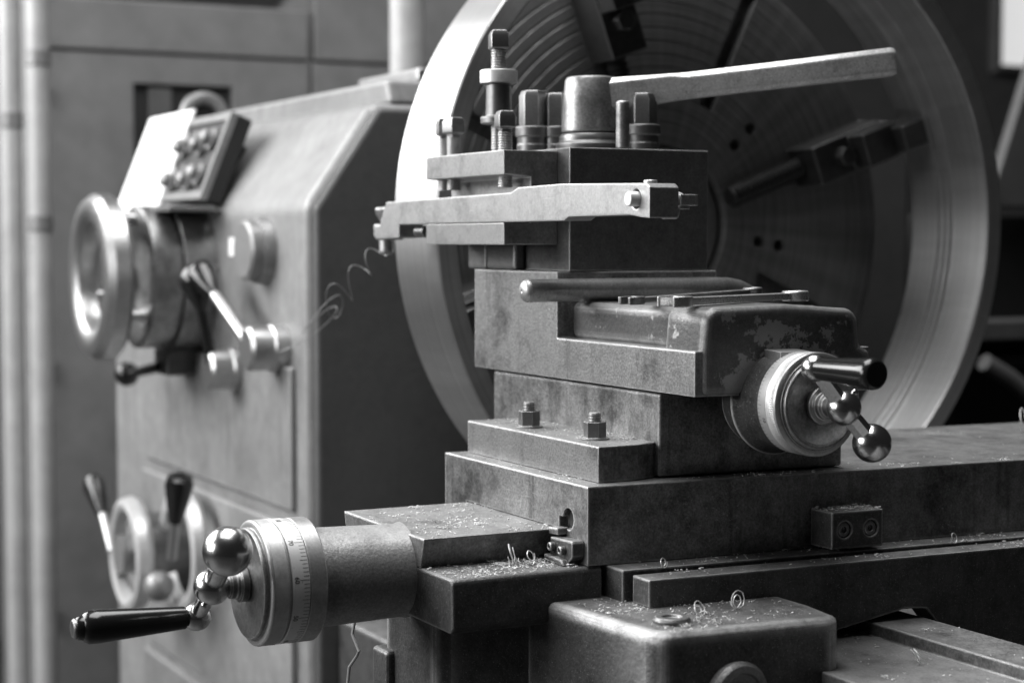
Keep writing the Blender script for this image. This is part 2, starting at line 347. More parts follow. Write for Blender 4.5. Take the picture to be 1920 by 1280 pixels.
for z in (545, -60, -620):
    O('hinge', lambda b, z=z: cyl(b, (-2585, 94, z - 22), (-2585, 94, z + 22), 9), 'cabdark', cab)
for i, (x, y, r, lab) in enumerate(((-2500, 2, 22, 'wide pale pipe running up the extreme left edge'), (-2450, 50, 24, 'bright vertical pipe beside the cabinet, second from the left'), (-1750, 597, 34, 'pale vertical pipe rising behind the headstock cover'))):
    pt = thing('pipe', lab, 'pipe', (x, y, -1000), 'vertical pipes behind the lathe')
    O('tube', lambda b: cyl(b, (x, y, -1000), (x, y, 1600), r), 'pipe', pt)
    for z in ((600, 250) if i else (470,)) if i < 2 else (700,):
        O('coupling', lambda b, z=z: cyl(b, (x, y, z), (x, y, z + 34), r + 3, c=2), 'hsgrey' if i < 2 else 'pipe', pt)

# window and machinery blurred at the right edge
wn = thing('window', 'overexposed bright window in the top right corner', 'window', (-4180, 4400, 900))
O('pane', lambda b: box(b, -4190, -4180, 4285, 4700, 935, 1500), 'glow', wn)
O('frame', lambda b: (box(b, -4195, -4150, 4255, 4285, 905, 1540), box(b, -4195, -4150, 4285, 4700, 905, 935)), 'grey', wn, 5)
gm = thing('neighbouring_machine', 'dark blurred machine with a grey slanted guard right of the ring', 'machine', (-1500, 2000, -1000))
O('column', lambda b: box(b, -1900, -1560, 1700, 2600, -1000, 285), 'black', gm, 8)
O('slanted_guard', lambda b: prism(b, [(1835, 300), (2500, 300), (2500, 1000), (2010, 760)], 'X', -1530, -1500), 'grey', gm, 6)
O('rail', lambda b: box(b, -1558, -1440, 1700, 2500, 20, 62), 'grey', gm, 5)
O('rail', lambda b: box(b, -1558, -1470, 1700, 2500, -40, -12), 'black', gm, 5)
O('lever', lambda b: tube(b, [(-1400, 1740, -20), (-1400, 1810, -55), (-1400, 1862, -90)], 18, 16), 'hsgrey', gm)

# ------------------------------------------------------------------ headstock
hs = thing('lathe_headstock', 'large pale grey lathe headstock with sloping panel, handwheel and levers', 'headstock', (-1600, 500, -1000))
prof = [(122, -1000), (122, 282), (229, 437), (1250, 437), (1250, -1000)]
O('housing', lambda b: prism(b, prof, 'X', -2135, -1056), 'hs', hs, 16, 3)
O('end_casting', lambda b: prism(b, [(132, -1000), (132, 279), (234, 429), (1240, 429), (1240, -1000)], 'X', -1057, -1040), 'hsend', hs, 10, 3)
O('top_cover', lambda b: prism(b, [(-1910, 438), (-1850, 474), (-1080, 474), (-1064, 438)], 'Y', 262, 1100), 'hs', hs, 6)
O('lifting_plate', lambda b: box(b, -1330, -1090, 320, 900, 475, 496), 'hsmetal', hs, 5)
O('front_plate', lambda b: box(b, -1905, -1100, 112, 123, -178, 40), 'hs', hs, 4)
O('lower_cover', lambda b: box(b, -1905, -1100, 110, 123, -525, -200), 'hs', hs, 4)
O('base_panel', lambda b: box(b, -1905, -1070, 112, 123, -990, -545), 'hs', hs, 4)
# large handwheel
hw = O('speed_handwheel', lambda b: lathe(b, (-1585, -62, 168), (0, 1, 0), [(0, 92), (-6, 100), (-10, 116), (-6, 132), (6, 141), (30, 141), (38, 132), (38, 96), (30, 90), (6, 90), (0, 92)], 64, caps=False), 'hsmetal', hs)
for a in (80, 200, 320):
    O('spacer', lambda b: cyl(b, (-1585 + 100 * math.cos(R(a)), -30, 168 + 100 * math.sin(R(a))), (-1585 + 100 * math.cos(R(a)), 40, 168 + 100 * math.sin(R(a))), 11), 'hsmetal', hw)
dr = O('speed_drum', lambda b: lathe(b, (-1585, 8, 168), (0, 1, 0), [(0, 0), (0, 112), (6, 122), (48, 122), (50, 114), (56, 114), (58, 126), (114, 126)], 64), 'disc', hs)
O('name_plate', lambda b: obox(b, (-1500, 70, 283), (1, 0, 0), (0, 1, 0), (0, 0, 1), 60, 38, 4), 'bolt', dr)
O('axle', lambda b: cyl(b, (-1585, -20, 168), (-1585, 10, 168), 26), 'plastic', dr)
kn = O('round_knob', lambda b: lathe(b, (-1232, 84, 215), (0, 1, 0), [(0, 0), (0, 42), (4, 47), (20, 47), (21, 52), (38, 54)], 40), 'hsgrey', hs)
O('tag_plate', lambda b: box(b, -1392, -1358, 116, 123, 205, 235), 'paper', hs)
def glever(hubc, tip, hub_r, kr, armmat):
    x, z = hubc; h = O('gear_lever', lambda b: lathe(b, (x, 62, z), (0, 1, 0), [(0, 0), (0, hub_r - 5), (5, hub_r), (36, hub_r), (39, hub_r + 3), (60, hub_r + 3)], 40), 'hsmetal', hs)
    d = (Vector((tip[0], tip[1], tip[2])) - V(x, 74, z)).normalized(); T = Vector(tip)
    O('arm', lambda b: cyl(b, (x, 74, z), T, 10, 8), armmat, h)
    O('grip', lambda b: lathe(b, T - d * 45, d, [(0, 8), (10, 12), (48, kr), (64, kr * 0.9), (76, kr * 0.5), (80, 0)], 28), 'plastic', h)
glever((-1157, 66), (-1318, 50, 168), 34, 29, 'hsmetal')
glever((-1350, 22), (-1330, 42, 160), 33, 28, 'plastic')
sl = O('stop_lever', lambda b: cyl(b, (-1600, 60, 12), (-1720, 40, -8), 10, 8), 'plastic', hs)
O('knob', lambda b: ball(b, (-1735, 38, -9), 22), 'plastic', sl)
O('pointer_lug', lambda b: box(b, -1640, -1560, 60, 124, -2, 44), 'jaw', hs, 4)
# lower handwheel group
lw = O('feed_handwheel', lambda b: lathe(b, (-1665, 10, -322), (0, 1, 0), [(0, 78), (-4, 88), (0, 98), (16, 102), (26, 98), (26, 84), (18, 76), (0, 78)], 56, caps=False), 'rim', hs)
O('wheel_hub', lambda b: (cyl(b, (-1665, 0, -322), (-1665, 30, -322), 34), obox(b, (-1665, 18, -322), (1, 0, 0.6), (0, 1, 0), (-0.6, 0, 1), 86, 6, 12)), 'hsgrey', lw)
O('feed_drum', lambda b: cyl(b, (-1650, 40, -322), (-1650, 124, -322), 74, 74, 48), 'bolt', lw)
O('second_wheel', lambda b: lathe(b, (-1515, 60, -296), (0, 1, 0), [(0, 84), (-4, 94), (0, 104), (16, 108), (26, 100), (18, 80), (0, 84)], 56, caps=False), 'rim', hs)
for (bx, bz, tx, tz) in ((-1752, -290, -1836, -252), (-1385, -245, -1352, -196)):
    fv = O('feed_lever', lambda b: cyl(b, (bx, 12, bz - 40), (tx, 12, tz), 9, 8), 'hsmetal', hs)
    d = V(tx - bx, 0, tz - bz + 40).normalized(); T = V(tx, 12, tz)
    O('grip', lambda b: lathe(b, T - d * 28, d, [(0, 11), (30, 17), (66, 23), (80, 20), (88, 0)], 28), 'plastic', fv)
O('drain_knob', lambda b: ball(b, (-1520, 30, -356), 26), 'hsgrey', hs)

sd = V(0, 107, 155).normalized(); sn = V(0, -155, 107).normalized()
def onslope(x, t, off=0.0): return V(x, 122, 282) + sd * t + sn * off
ta, tb = onslope(0, -20, 28), onslope(0, 170, 72); td = (tb - ta).normalized(); tn = V(0, -td.z, td.y)
def ontilt(x, t, off=0.0): return V(x, ta.y, ta.z) + td * t + tn * off
cb = thing('control_box', 'dark push-button box with two rows of buttons on the sloping panel', 'control box', tuple(onslope(-1560, 80)))
O('housing', lambda b: obox(b, ontilt(-1566, 95, -15), (1, 0, 0), td, tn, 118, 78, 16), 'black', cb, 5, 3)
O('stand', lambda b: prism(b, [(onslope(0, 20, 1).y, onslope(0, 20, 1).z), (onslope(0, 130, 1).y, onslope(0, 130, 1).z), (ontilt(0, 140, -30).y, ontilt(0, 140, -30).z), (ontilt(0, 50, -30).y, ontilt(0, 50, -30).z)], 'X', -1640, -1520), 'black', cb, 3)
O('rim', lambda b: [obox(b, ontilt(-1566, t, 3), (1, 0, 0), td, tn, hx, ht, 6) for t, hx, ht in ((24, 118, 7), (166, 118, 7))] + [obox(b, ontilt(x, 95, 3), (1, 0, 0), td, tn, 7, 63.5, 6) for x in (-1677, -1455)], 'hsgrey', cb)
O('face_plate', lambda b: obox(b, ontilt(-1566, 95, 2.5), (1, 0, 0), td, tn, 103, 62, 2), 'black', cb)
for i in range(4):
    for t in (54, 118):
        q = ontilt(-1642 + 48 * i, t + (6 if i % 2 else -4), 4)
        O('button', lambda b: lathe(b, q, tn, [(0, 19), (10, 19), (11, 13), (24, 12), (28, 7), (29, 0)], 24), 'hsgrey', cb)
hk = thing('cable_clamp', 'grey arched clamp standing behind the push-button box', 'clamp', (-1900, 239, 440))
O('arch', lambda b: tube(b, [V(-1900, 239, 468) + V(0, 36 * math.cos(R(a)), 34 * math.sin(R(a))) for a in range(-30, 211, 12)], 13, 14), 'hsgrey', hk)
O('opening_shade', lambda b: cyl(b, (-1930, 239, 468), (-1902, 239, 468), 24), 'black', hk)  # black cylinder paints the shade of the arch's hollow opening
ps = O('paper_sheet', lambda b: obox(b, ontilt(-1838, 92, 2), (1, 0.0, 0), td, tn, 140, 104, 2), 'paper')
tag(ps, 'blank white sheet leaning on the headstock slope beside the push-buttons', 'paper')

# ------------------------------------------------------------------ faceplate and ring
SY, SZ, FX = 566.0, 253.0, -785.0
fp = thing('faceplate', 'dark lathe faceplate with concentric grooves, slots and clamping jaws inside the ring', 'faceplate', (FX, SY, SZ))
pr_ = [(0, 118), (0, 124)]
r = 150.0
while r < 385:
    pr_ += [(0, r), (-1.6, r + 1.2), (-1.6, r + 3), (0, r + 4.2)]; r += 19
pr_ += [(0, 394), (-4, 398), (-34, 398), (-34, 118)]
disc = O('disc', lambda b: lathe(b, (FX, SY, SZ), (1, 0, 0), pr_ + [(0, 118)], 120, caps=False), 'plate', fp)
def slot(a, r0, r1, hw):
    d = V(0, math.cos(R(a)), math.sin(R(a))); n = V(0, -math.sin(R(a)), math.cos(R(a)))
    return lambda b: obox(b, V(FX, SY, SZ) + d * (r0 + r1) / 2, d, n, (1, 0, 0), (r1 - r0) / 2, hw, 30)
for a in (20, 65, 110, 155, 200, 245, 290, 335): cut(disc, slot(a, 190, 384, 13))
for a in (42, 128, -8, 215):
    for rr in (178, 215): cut(disc, lambda b: cyl(b, (FX - 30, SY + rr * math.cos(R(a)), SZ + rr * math.sin(R(a))), (FX + 30, SY + rr * math.cos(R(a)), SZ + rr * math.sin(R(a))), 9, seg=16))
O('backing', lambda b: cyl(b, (-900, SY, SZ), (-821, SY, SZ), 330, 330, 64), 'black', fp)
O('spindle_nose', lambda b: lathe(b, (-1040, SY, SZ), (1, 0, 0), [(0, 150), (150, 150), (222, 118), (236, 116), (242, 108), (242, 92), (120, 90)], 64, caps=False), 'hsmetal', fp)
for a in (20, 110, 200, 290):
    d = V(0, math.cos(R(a)), math.sin(R(a))); n = V(0, -math.sin(R(a)), math.cos(R(a))); c = V(FX, SY, SZ)
    jw = O('jaw', lambda b: (obox(b, c + d * 318 + V(32, 0, 0), d, n, (1, 0, 0), 66, 30, 32), obox(b, c + d * 350 + V(76, 0, 0), d, n, (1, 0, 0), 32, 26, 24)), 'jaw', fp, 3)
    O('jaw_screw', lambda b: thread(b, c + d * 120 + V(16, 0, 0), c + d * 262 + V(16, 0, 0), 17, 9, 4.0, 24), 'black', jw)
    O('jaw_bolt', lambda b: hexhead(b, c + d * 300 + V(64, 0, 0), c + d * 300 + V(80, 0, 0), 26), 'jaw', jw)
    O('clamp_pad', lambda b: obox(b, c + d * 393 + V(96, 0, 0), d, n, (1, 0, 0), 22, 20, 30), 'jaw', jw, 3)
ring = O('ring_workpiece', lambda b: lathe(b, (-570, SY, SZ), (1, 0, 0), [(0, 431), (0, 455), (-2, 457), (-128, 457), (-130, 453), (-136, 453), (-140, 449), (-146, 449), (-150, 445), (-150, 416), (-92, 416), (-90, 420), (-84, 420), (-82, 424), (-76, 424), (-74, 429), (-2, 429), (0, 431)], 220, caps=False), 'ring', loc=(-570, SY, SZ), angle=25)
tag(ring, 'huge bright turned steel ring clamped on the faceplate', 'ring')

# ------------------------------------------------------------------ bed
bed = thing('lathe_bed', 'dark lathe bed with chip-strewn flat way and raised rail at bottom right', 'lathe bed', (300, 400, -1000))
O('flat_way', lambda b: box(b, -540, 900, 138, 267, -330, -152), 'bedway', bed, 2)
O('rail', lambda b: (prism(b, [(273, -140), (334, -140), (334, -330), (267.6, -330), (267.6, -153), (273, -153)], 'X', -540, 900)), 'ground', bed, 1.5)
O('rear_way', lambda b: box(b, -540, 900, 640, 760, -330, -200), 'ground', bed, 3)
O('pedestal', lambda b: box(b, -1030, 880, 160, 755, -1000, -331), 'cast', bed, 5)

# ------------------------------------------------------------------ saddle
sd_ = thing('lathe_saddle', 'dark cast lathe saddle and apron carrying the graduated cross-feed crank at lower left', 'saddle', (-60, 100, -330))
O('cross_way', lambda b: prism(b, [(-257, -47), (-59, -47), (-68, -75), (-248, -75)], 'Y', -142, 700), 'ground', sd_, 1.6)
wing = [(-320, -75.5), (-2, -75.5), (1, -79), (2, -120), (-4, -126), (-320, -124)]
O('wing', lambda b: prism(b, wing, 'Y', -142, 15), 'cast', sd_, 2.5, 3)
O('web', lambda b: box(b, -300, -10, 16, 700, -137, -76), 'cast', sd_, 2)
O('lower_body', lambda b: prism(b, [(-190, -125), (-76, -125), (-64, -112), (-22, -22), (-22, 60), (-190, 60)], 'Z', -420, -124.6), 'apron', sd_, 5, 3)
O('lug', lambda b: box(b, -205, -168, -134, -100, -420, -176), 'cast', sd_, 5, 3)
O('ledge', lambda b: box(b, -9, 29, 20, 700, -135, -75.4), 'cast', sd_, 2, shear=True)
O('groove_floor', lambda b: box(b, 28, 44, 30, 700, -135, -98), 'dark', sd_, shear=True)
fr = [(26, -79), (700, -77), (700, -260), (480, -195), (459, -184), (366, -153), (352, -149), (337, -131), (313, -129), (235, -143), (170, -158), (150, -200), (38, -200), (38, -110), (26, -104)]
O('front_rail', lambda b: prism(b, fr, 'X', 37, 66), 'cast', sd_, 2, shear=True)
ap = [(-60, -112), (-50, -106), (150, -106), (160, -112), (162, -420), (-60, -420)]
O('apron', lambda b: prism(b, [(-40, -46), (2, -43), (148, -27), (164, -18), (166, 0), (176, 120), (180, 150), (172, 160), (120, 168), (-40, 168)], 'Z', -420, -105), 'apron', sd_, 7, 4)
O('oil_cap', lambda b: lathe(b, (128, 12, -106), (0, 0, 1), [(0, 16), (4, 17), (6.5, 15), (6.5, 9), (4, 8), (4, 0)], 24), 'bolt', sd_)
bs = O('shaft_boss', lambda b: lathe(b, (150, 52, -166), (1, 0.05, 0), [(0, 31), (24, 31), (28, 28), (29, 22), (26, 20), (26, 0)], 48), 'barrel', sd_)
O('shaft_end', lambda b: lathe(b, (170, 52, -168), (1, 0.05, 0), [(0, 14), (14, 14), (17, 11), (18, 0)], 32), 'dial', bs)
# cross-feed screw housing, dial and crank
AX, AZ = -119.0, -85.5
hu = O('screw_housing', lambda b: lathe(b, (AX, -139, AZ), (0, -1, 0), [(0, 46), (3, 44.5), (96, 47), (99, 46)], 64), 'barrel', sd_)
O('dial_flange', lambda b: lathe(b, (AX, -236.5, AZ), (0, -1, 0), [(0, 46), (0, 57), (1, 58), (16.5, 58), (17, 57.4), (17, 20)], 96, caps=False), 'dial', sd_)
ds = O('scale_ring', lambda b: lathe(b, (AX, -254, AZ), (0, -1, 0), [(0, 40), (0, 57.6), (0.5, 58), (16, 58), (16.6, 57.2), (16.6, 50)], 120, caps=False), 'scale', sd_)
def cross_ticks(b):
    d, u, v = frame((0, -1, 0)); p = V(AX, -254, AZ)
    for i in range(100):
        a = 2 * math.pi * i / 100 + R(10); L = 9.0 if i % 10 == 0 else (7.0 if i % 5 == 0 else 5.2)
        rd = u * math.cos(a) + v * math.sin(a); tg = d.cross(rd)
        obox(b, p + d * (0.6 + L / 2) + rd * 58.02, d, tg, rd, L / 2, 0.17, 0.12)
O('graduation_marks', cross_ticks, 'ink', ds, kind='stuff')
kr = O('knurled_ring', lambda b: lathe(b, (AX, -271, AZ), (0, -1, 0), [(0, 56), (2, 56), (2.2, 58), (3, 58.4), (3.2, 58.2), (16, 58.2), (16.2, 58.4), (18.2, 58), (19.2, 56.6), (19.2, 52)], 360, knurl=(3.1, 16.1, 0, 0.55), caps=False), 'dial', sd_, angle=60)
O('dial_disc', lambda b: lathe(b, (AX, -288, AZ), (0, -1, 0), [(0, 53), (2, 53), (2.4, 51), (6, 51.6), (7.4, 50.6), (7.6, 47), (7.2, 0)], 96), 'disc', sd_)
O('collar_nut', lambda b: (lathe(b, (AX, -295, AZ), (0, -1, 0), [(0, 15), (2, 16.5), (8, 16.5), (9, 14), (12, 13.5), (12, 12.5), (17, 12.5), (18, 10), (28, 10)], 36)), 'screw', sd_)
ck = O('cross_feed_crank', lambda b: ball(b, (AX, -328, AZ), 17), 'ball', sd_)
cA, cB, cC = V(AX + 52, -330, AZ + 41), V(AX, -328, AZ), V(AX - 46, -328, AZ - 36)
O('arm', lambda b: cyl(b, cB, cA, 9, 11, 12), 'ball', ck); O('arm', lambda b: cyl(b, cB, cC, 8.5, 7.5, 12), 'ball', ck)
O('counterweight_ball', lambda b: ball(b, cA, 22.5, 40), 'ball', ck)
O('grip_ball', lambda b: ball(b, cC, 13.5), 'ball', ck)
O('set_screw', lambda b: ball(b, V(AX + 2, -336, AZ - 16), 3.2, 16), 'ball', ck)
O('grip', lambda b: lathe(b, cC + V(0, -11, 0), (0, -1, 0), [(0, 8.5), (1, 10.5), (40, 13), (82, 15.6), (92, 15.4), (96, 12.8), (97, 11.6), (101, 11), (103, 9.5), (103, 0)], 40), 'plastic', ck)
O('grip_screw', lambda b: lathe(b, cC + V(0, -113, 0), (0, -1, 0), [(0, 9), (3, 9), (4.4, 7.6), (4.4, 0)], 28), 'screw', ck)
for s_, a_ in (('40', 118), ('50', 154), ('60', 190), ('70', 226), ('80', 262)):
    wrap_text('numeral', s_, 6.2, 58, (AX, -254, AZ), (0, -1, 0), 12.6, R(a_), 'ink', ds, -1)

# ------------------------------------------------------------------ cross slide
cs = thing('cross_slide', 'dark machined cross slide block with stepped clamp strip and stop block', 'cross slide', (-150, 300, -75))
csb = O('slide_block', lambda b: prism(b, [(-314, 0), (0, 0), (0, 1050), (-314, 1050)], 'Z', -74.6, 0), 'slide', cs, 1.8, shear=True)
cut(csb, lambda b: box(b, -262, -54, -20, 1100, -90, -46.2), lambda b: cyl(b, (-38, -8, -35), (-38, 14, -35), 10.5, seg=32), lambda b: box(b, -56, -42, -12, 10, -60, -34))
csb.modifiers['bevel'].width = 0.0006
csb['kind'] = csb.get('kind', '') or ''
del csb['kind']
O('hole_shade_disc', lambda b: cyl(b, (-38, 6, -35), (-38, 13, -35), 10.3), 'dark', cs)  # dark disc stands for the shade deep in the hole
O('gib_end', lambda b: obox(b, (-50, -4, -47.5), (1, 0, 0.06), (0, 1, 0), (-0.06, 0, 1), 9, 6, 3.2), 'ground', cs, 1)
wp = O('way_wiper', lambda b: prism(b, [(-50, -53), (-9, -51.5), (-7, -53.5), (-7, -66), (-16, -74), (-50, -74)], 'Y', -13, -0.6), 'cast', cs, 1.2, shear=False)
O('wiper_foot', lambda b: prism(b, [(-50, -69), (-17, -70), (-12, -74.5), (-50, -74.5)], 'Y', -20, -13.4), 'cast', wp, 1)
for x, z in ((-43, -61), (-23, -62)):
    O('wiper_screw', lambda b: lathe(b, (x, -13.4, z), (0, -1, 0), [(0, 4.2), (4.5, 4.2), (5.2, 3.6), (5.2, 2.2), (3, 2.2), (3, 0)], 20), 'screw', wp)
stp = O('stop_block', lambda b: box(b, 0.4, 34.5, 248, 308, -71.5, -35), 'cast', cs, 1.4, shear=True)
for y in (263, 294):
    cut(stp, lambda b: cyl(b, (KSH * y + 26, y, -53), (KSH * y + 42, y, -53), 8.2, seg=32))
    O('socket_screw', lambda b: lathe(b, (KSH * y + 27, y, -53), (1, 0, 0), [(0, 7.2), (5.5, 7.2), (6.4, 6.4), (6.4, 3.6), (2, 3.4), (2, 0)], 28), 'bolt', stp)
strip = O('clamp_strip', lambda b: prism(b, [(-302, 21.5), (-18, 21.5), (-18, 64), (-30, 92), (-302, 92)], 'Z', 0.6, 35), 'slide', cs, 1.6, shear=False)
for i, (x, y) in enumerate(((-209, 48), (-78, 52))):
    nt = O('clamp_nut', lambda b: (hexhead(b, (x, y, 36.5), (x, y, 52.5), 20, 6, 0.35), cyl(b, (x, y, 35.2), (x, y, 36.6), 14.5, seg=32)), 'bolt', strip, 0.8)
    O('stud', lambda b: (thread(b, (x, y, 52), (x, y, 60.5), 6.6, 2.2, 0.8, 20), cyl(b, (x, y, 60), (x, y, 61.8), 6.2, 5.2, 20)), 'bolt', nt)

# ------------------------------------------------------------------ top slide
ts = thing('top_slide', 'worn painted top slide on its base, dial and ball crank facing the camera', 'top slide', (-180, 190, 0))
O('swivel_base', lambda b: prism(b, [(-383, 91.4), (-26, 91.4), (-26, 304), (-383, 304)], 'Z', 1.4, 82.6), 'slide', ts, 3, 3, shear=True)
O('slide_body', lambda b: prism(b, [(-418, 85), (46.5, 85), (46.5, 127.5), (-220, 127.5), (-220, 197.5), (-418, 197.5)], 'Y', 85, 280), 'slide', ts, 1.6, shear=True)
O('neck', lambda b: box(b, -226, -8, 104, 268, 126, 166), 'cap', ts, 9, 4, shear=True)
O('end_cap', lambda b: prism(b, [(92, 86), (92, 126), (95, 160), (103, 168), (186, 170), (258, 165), (266, 156), (269, 129), (280, 125), (282, 112), (282, 86)], 'X', -20, 48.9), 'cap', ts, 7, 4, shear=True)
TY, TZ = 181.0, 79.0
O('screw_boss', lambda b: lathe(b, (20, TY, TZ), (1, 0, 0), [(0, 45), (40, 45), (62, 44)], 72), 'cast', ts)
O('flare', lambda b: lathe(b, (46, TY, TZ), (1, 0, 0), [(0, 53), (6, 49), (14, 46.5), (24, 45.5), (36, 45)], 72), 'cast', ts)
O('index_pad', lambda b: prism(b, [(50, 128), (62, 128), (83, 126.6), (83, 120), (50, 112)], 'Y', TY - 22, TY + 12), 'dial', ts, 1.2)
tsd = O('scale_ring', lambda b: lathe(b, (82.5, TY, TZ), (1, 0, 0), [(0, 40), (0, 47.4), (0.6, 48), (12.2, 48), (12.6, 47.4), (12.6, 40)], 96, caps=False), 'scale2', ts)
def top_ticks(b):
    for i in range(80):
        a = 2 * math.pi * i / 80; L = 6 if i % 10 == 0 else 3.4; rd = V(0, math.cos(a), math.sin(a)); tg = V(0, -math.sin(a), math.cos(a))
        obox(b, V(82.9 + L / 2, TY, TZ) + rd * 48.02, (1, 0, 0), tg, rd, L / 2, 0.13, 0.1)
O('graduation_marks', top_ticks, 'ink', tsd, kind='stuff')
O('knurled_ring', lambda b: lathe(b, (95.2, TY, TZ), (1, 0, 0), [(0, 40), (0, 47.6), (0.4, 48.2), (1, 48.3), (13, 48.3), (13.2, 48.6), (15.6, 48.4), (16.4, 47.4), (16.4, 40)], 300, knurl=(0.9, 13.1, 0, 0.7), caps=False), 'dial', ts, angle=60)
O('dial_disc', lambda b: lathe(b, (111, TY, TZ), (1, 0, 0), [(0, 43.4), (3, 43.4), (3.2, 41), (5.6, 41.4), (6.6, 40.6), (6.8, 38), (5.6, 36), (5.4, 0)], 96), 'disc', ts)
O('castle_nut', lambda b: (lathe(b, (116.4, TY, TZ), (1, 0, 0), [(0, 17), (2, 18), (6, 18), (7, 16), (7, 12)], 40), lathe(b, (121, TY, TZ), (1, 0, 0), [(0, 13), (8, 13), (9, 10), (30, 10)], 32)), 'screw', ts)
wrap_text('numeral', '10', 5.4, 48, (82.5, TY, TZ), (1, 0, 0), 8.5, R(17), 'ink', tsd, 1)
tk = O('top_slide_crank', lambda b: ball(b, (150, TY, TZ), 16), 'ball', ts)
tA, tB, tC = V(152, TY - 34, TZ + 37.5), V(150, TY, TZ), V(150, TY + 32.5, TZ - 33.5)
O('arm', lambda b: cyl(b, tB, tA, 8.4, 7.6, 8), 'ball', tk); O('arm', lambda b: cyl(b, tB, tC, 8.6, 9.8, 8), 'ball', tk)
O('counterweight_ball', lambda b: ball(b, tC, 18, 40), 'ball', tk)
O('grip_ball', lambda b: ball(b, tA, 12.5), 'ball', tk)
O('set_screw', lambda b: ball(b, V(154, TY + 9, TZ + 14), 3.4, 16), 'ball', tk)
O('grip', lambda b: lathe(b, tA + V(9, 0, 0), (1, 0, 0), [(0, 9.2), (1, 10.4), (20, 11), (64, 13.6), (72, 14), (76, 13), (78, 11), (78, 0)], 40), 'plastic', tk)

# ------------------------------------------------------------------ tool post
tpz = 198.2
tp = thing('tool_post', 'square dark steel tool post with clamping lever on the top slide', 'tool post', (-300, 185, tpz))
O('block', lambda b: prism(b, [(-388, 98.4), (-213, 98.4), (-213, 273), (-388, 273)], 'Z', tpz, 329), 'post', tp, 1.6)
O('side_lug', lambda b: box(b, -438, -392, 88, 130, tpz, 230), 'post', tp, 3, 3)
O('side_lug', lambda b: box(b, -382, -312, 84, 97.6, tpz, 230), 'post', tp, 4, 3)
HX, HY = -310, 180
O('flange', lambda b: lathe(b, (HX, HY, 329.4), (0, 0, 1), [(0, 39), (3, 40), (9, 40), (10, 38), (12, 36), (17, 36), (20, 34), (21, 28)], 64), 'bolt', tp)
lv = O('clamp_lever', lambda b: lathe(b, (HX, HY, 351), (0, 0, 1), [(0, 32), (1.5, 33.5), (30, 32), (58, 29.5), (61.5, 27.5), (62.5, 22), (62.8, 0)], 64), 'hub', tp)
ld = V(0.459, 0.888, 0).normalized(); side = V(-ld.y, ld.x, 0)
p0, p1 = V(HX, HY, 392) + ld * 17 - side * 12, V(HX, HY, 429.5) + ld * 338 - side * 9
def lever_bar(b):
    L = (p1 - p0).length; d = (p1 - p0).normalized(); upv = side.cross(d) * -1
    if upv.z < 0: upv = -upv
    st = [(0.0, 11, 19, 6), (0.05, 12, 18, 5), (0.22, 11.5, 15.2, 2.6), (0.28, 12.5, 14.6, 5.4), (0.6, 13.5, 14.8, 5.6), (0.985, 15, 15.6, 5.4), (1.0, 13.5, 14, 5)]
    rows = []
    for t, hw, hh, ch in st:
        c = p0 + d * L * t; pts = [(-hw, -hh + ch), (-hw + ch, -hh), (hw - ch, -hh), (hw, -hh + ch), (hw, hh - ch), (hw - ch, hh), (-hw + ch, hh), (-hw, hh - ch)]
        rows.append([b.verts.new(c + side * x + upv * y) for x, y in pts])
    for A, B in zip(rows, rows[1:]):
        for k in range(8): b.faces.new((A[k], A[(k + 1) % 8], B[(k + 1) % 8], B[k]))
    b.faces.new(rows[0][::-1]); b.faces.new(rows[-1])
O('lever_bar', lever_bar, 'lever', lv, 1.6, 2)
O('stop_pin', lambda b: cyl(b, (-226, 171, 329.4), (-226, 171, 381), 7.2, 7.2, 28, 1.6), 'hub', tp)
for x, y, zs in ((-355, 130, 1), (-345, 155, 0.96), (-268, 222, 0.92)):
    q = O('post_bolt', lambda b: lathe(b, (x, y, 329.4), (0, 0, 1), [(0, 17), (1, 18.6), (9, 18.6), (10, 17.8), (18, 17.8), (18.6, 20), (29, 20), (30, 18)], 36), 'bolt', tp)
    O('bolt_head', lambda b: hexhead(b, (x, y, 359), (x, y, 329.4 + 70 * zs), 28, 6, 0.42, 6), 'screw', q, 1.6, 3)

# ------------------------------------------------------------------ tool holder
th = thing('tool_holder', 'bright steel tool holder with clamp screws on the side of the tool post', 'tool holder', (-338, 66, 226))
hx0, hx1, hy0, hy1 = -436, -240, 34.1, 97.8
hb = O('holder_body', lambda b: prism(b, [(hy0, 226.2), (hy1, 226.2), (hy1, 326), (hy0, 326), (hy0, 300.4), (66, 298), (66, 249.4), (hy0, 249.4)], 'X', hx0, hx1), 'holder', th, 1.0)
def set_screw(x, y, zt, hh, ph):
    sc_ = O('clamp_screw', lambda b: thread(b, (x, y, 287.2), (x, y, zt - hh), 8.2, 2.6, 1.2, 22), 'screw', th)
    O('screw_head', lambda b: lathe(b, (x, y, zt - hh), (0, 0, 1), [(0, 8.4), (3, 8.4), (3.2, 10.6), (5, 13.2), (hh - 5, 13.2), (hh, 10)], 4, ph=ph), 'screw', sc_, 1.4, 2)
set_screw(-424, 52, 370, 23, 0.5); set_screw(-396, 50, 369.5, 22, 0.95); set_screw(-268, 50, 369, 22, 0.6)
ha = O('height_adjuster', lambda b: thread(b, (-299, 58, 326), (-299, 58, 440), 8.6, 2.8, 1.2, 24), 'screw', th)
O('collar', lambda b: lathe(b, (-299, 58, 356.6), (0, 0, 1), [(0, 18), (1, 20), (7, 20), (8, 18.8), (8.6, 14.4), (43, 13.6)], 48), 'bolt', ha)
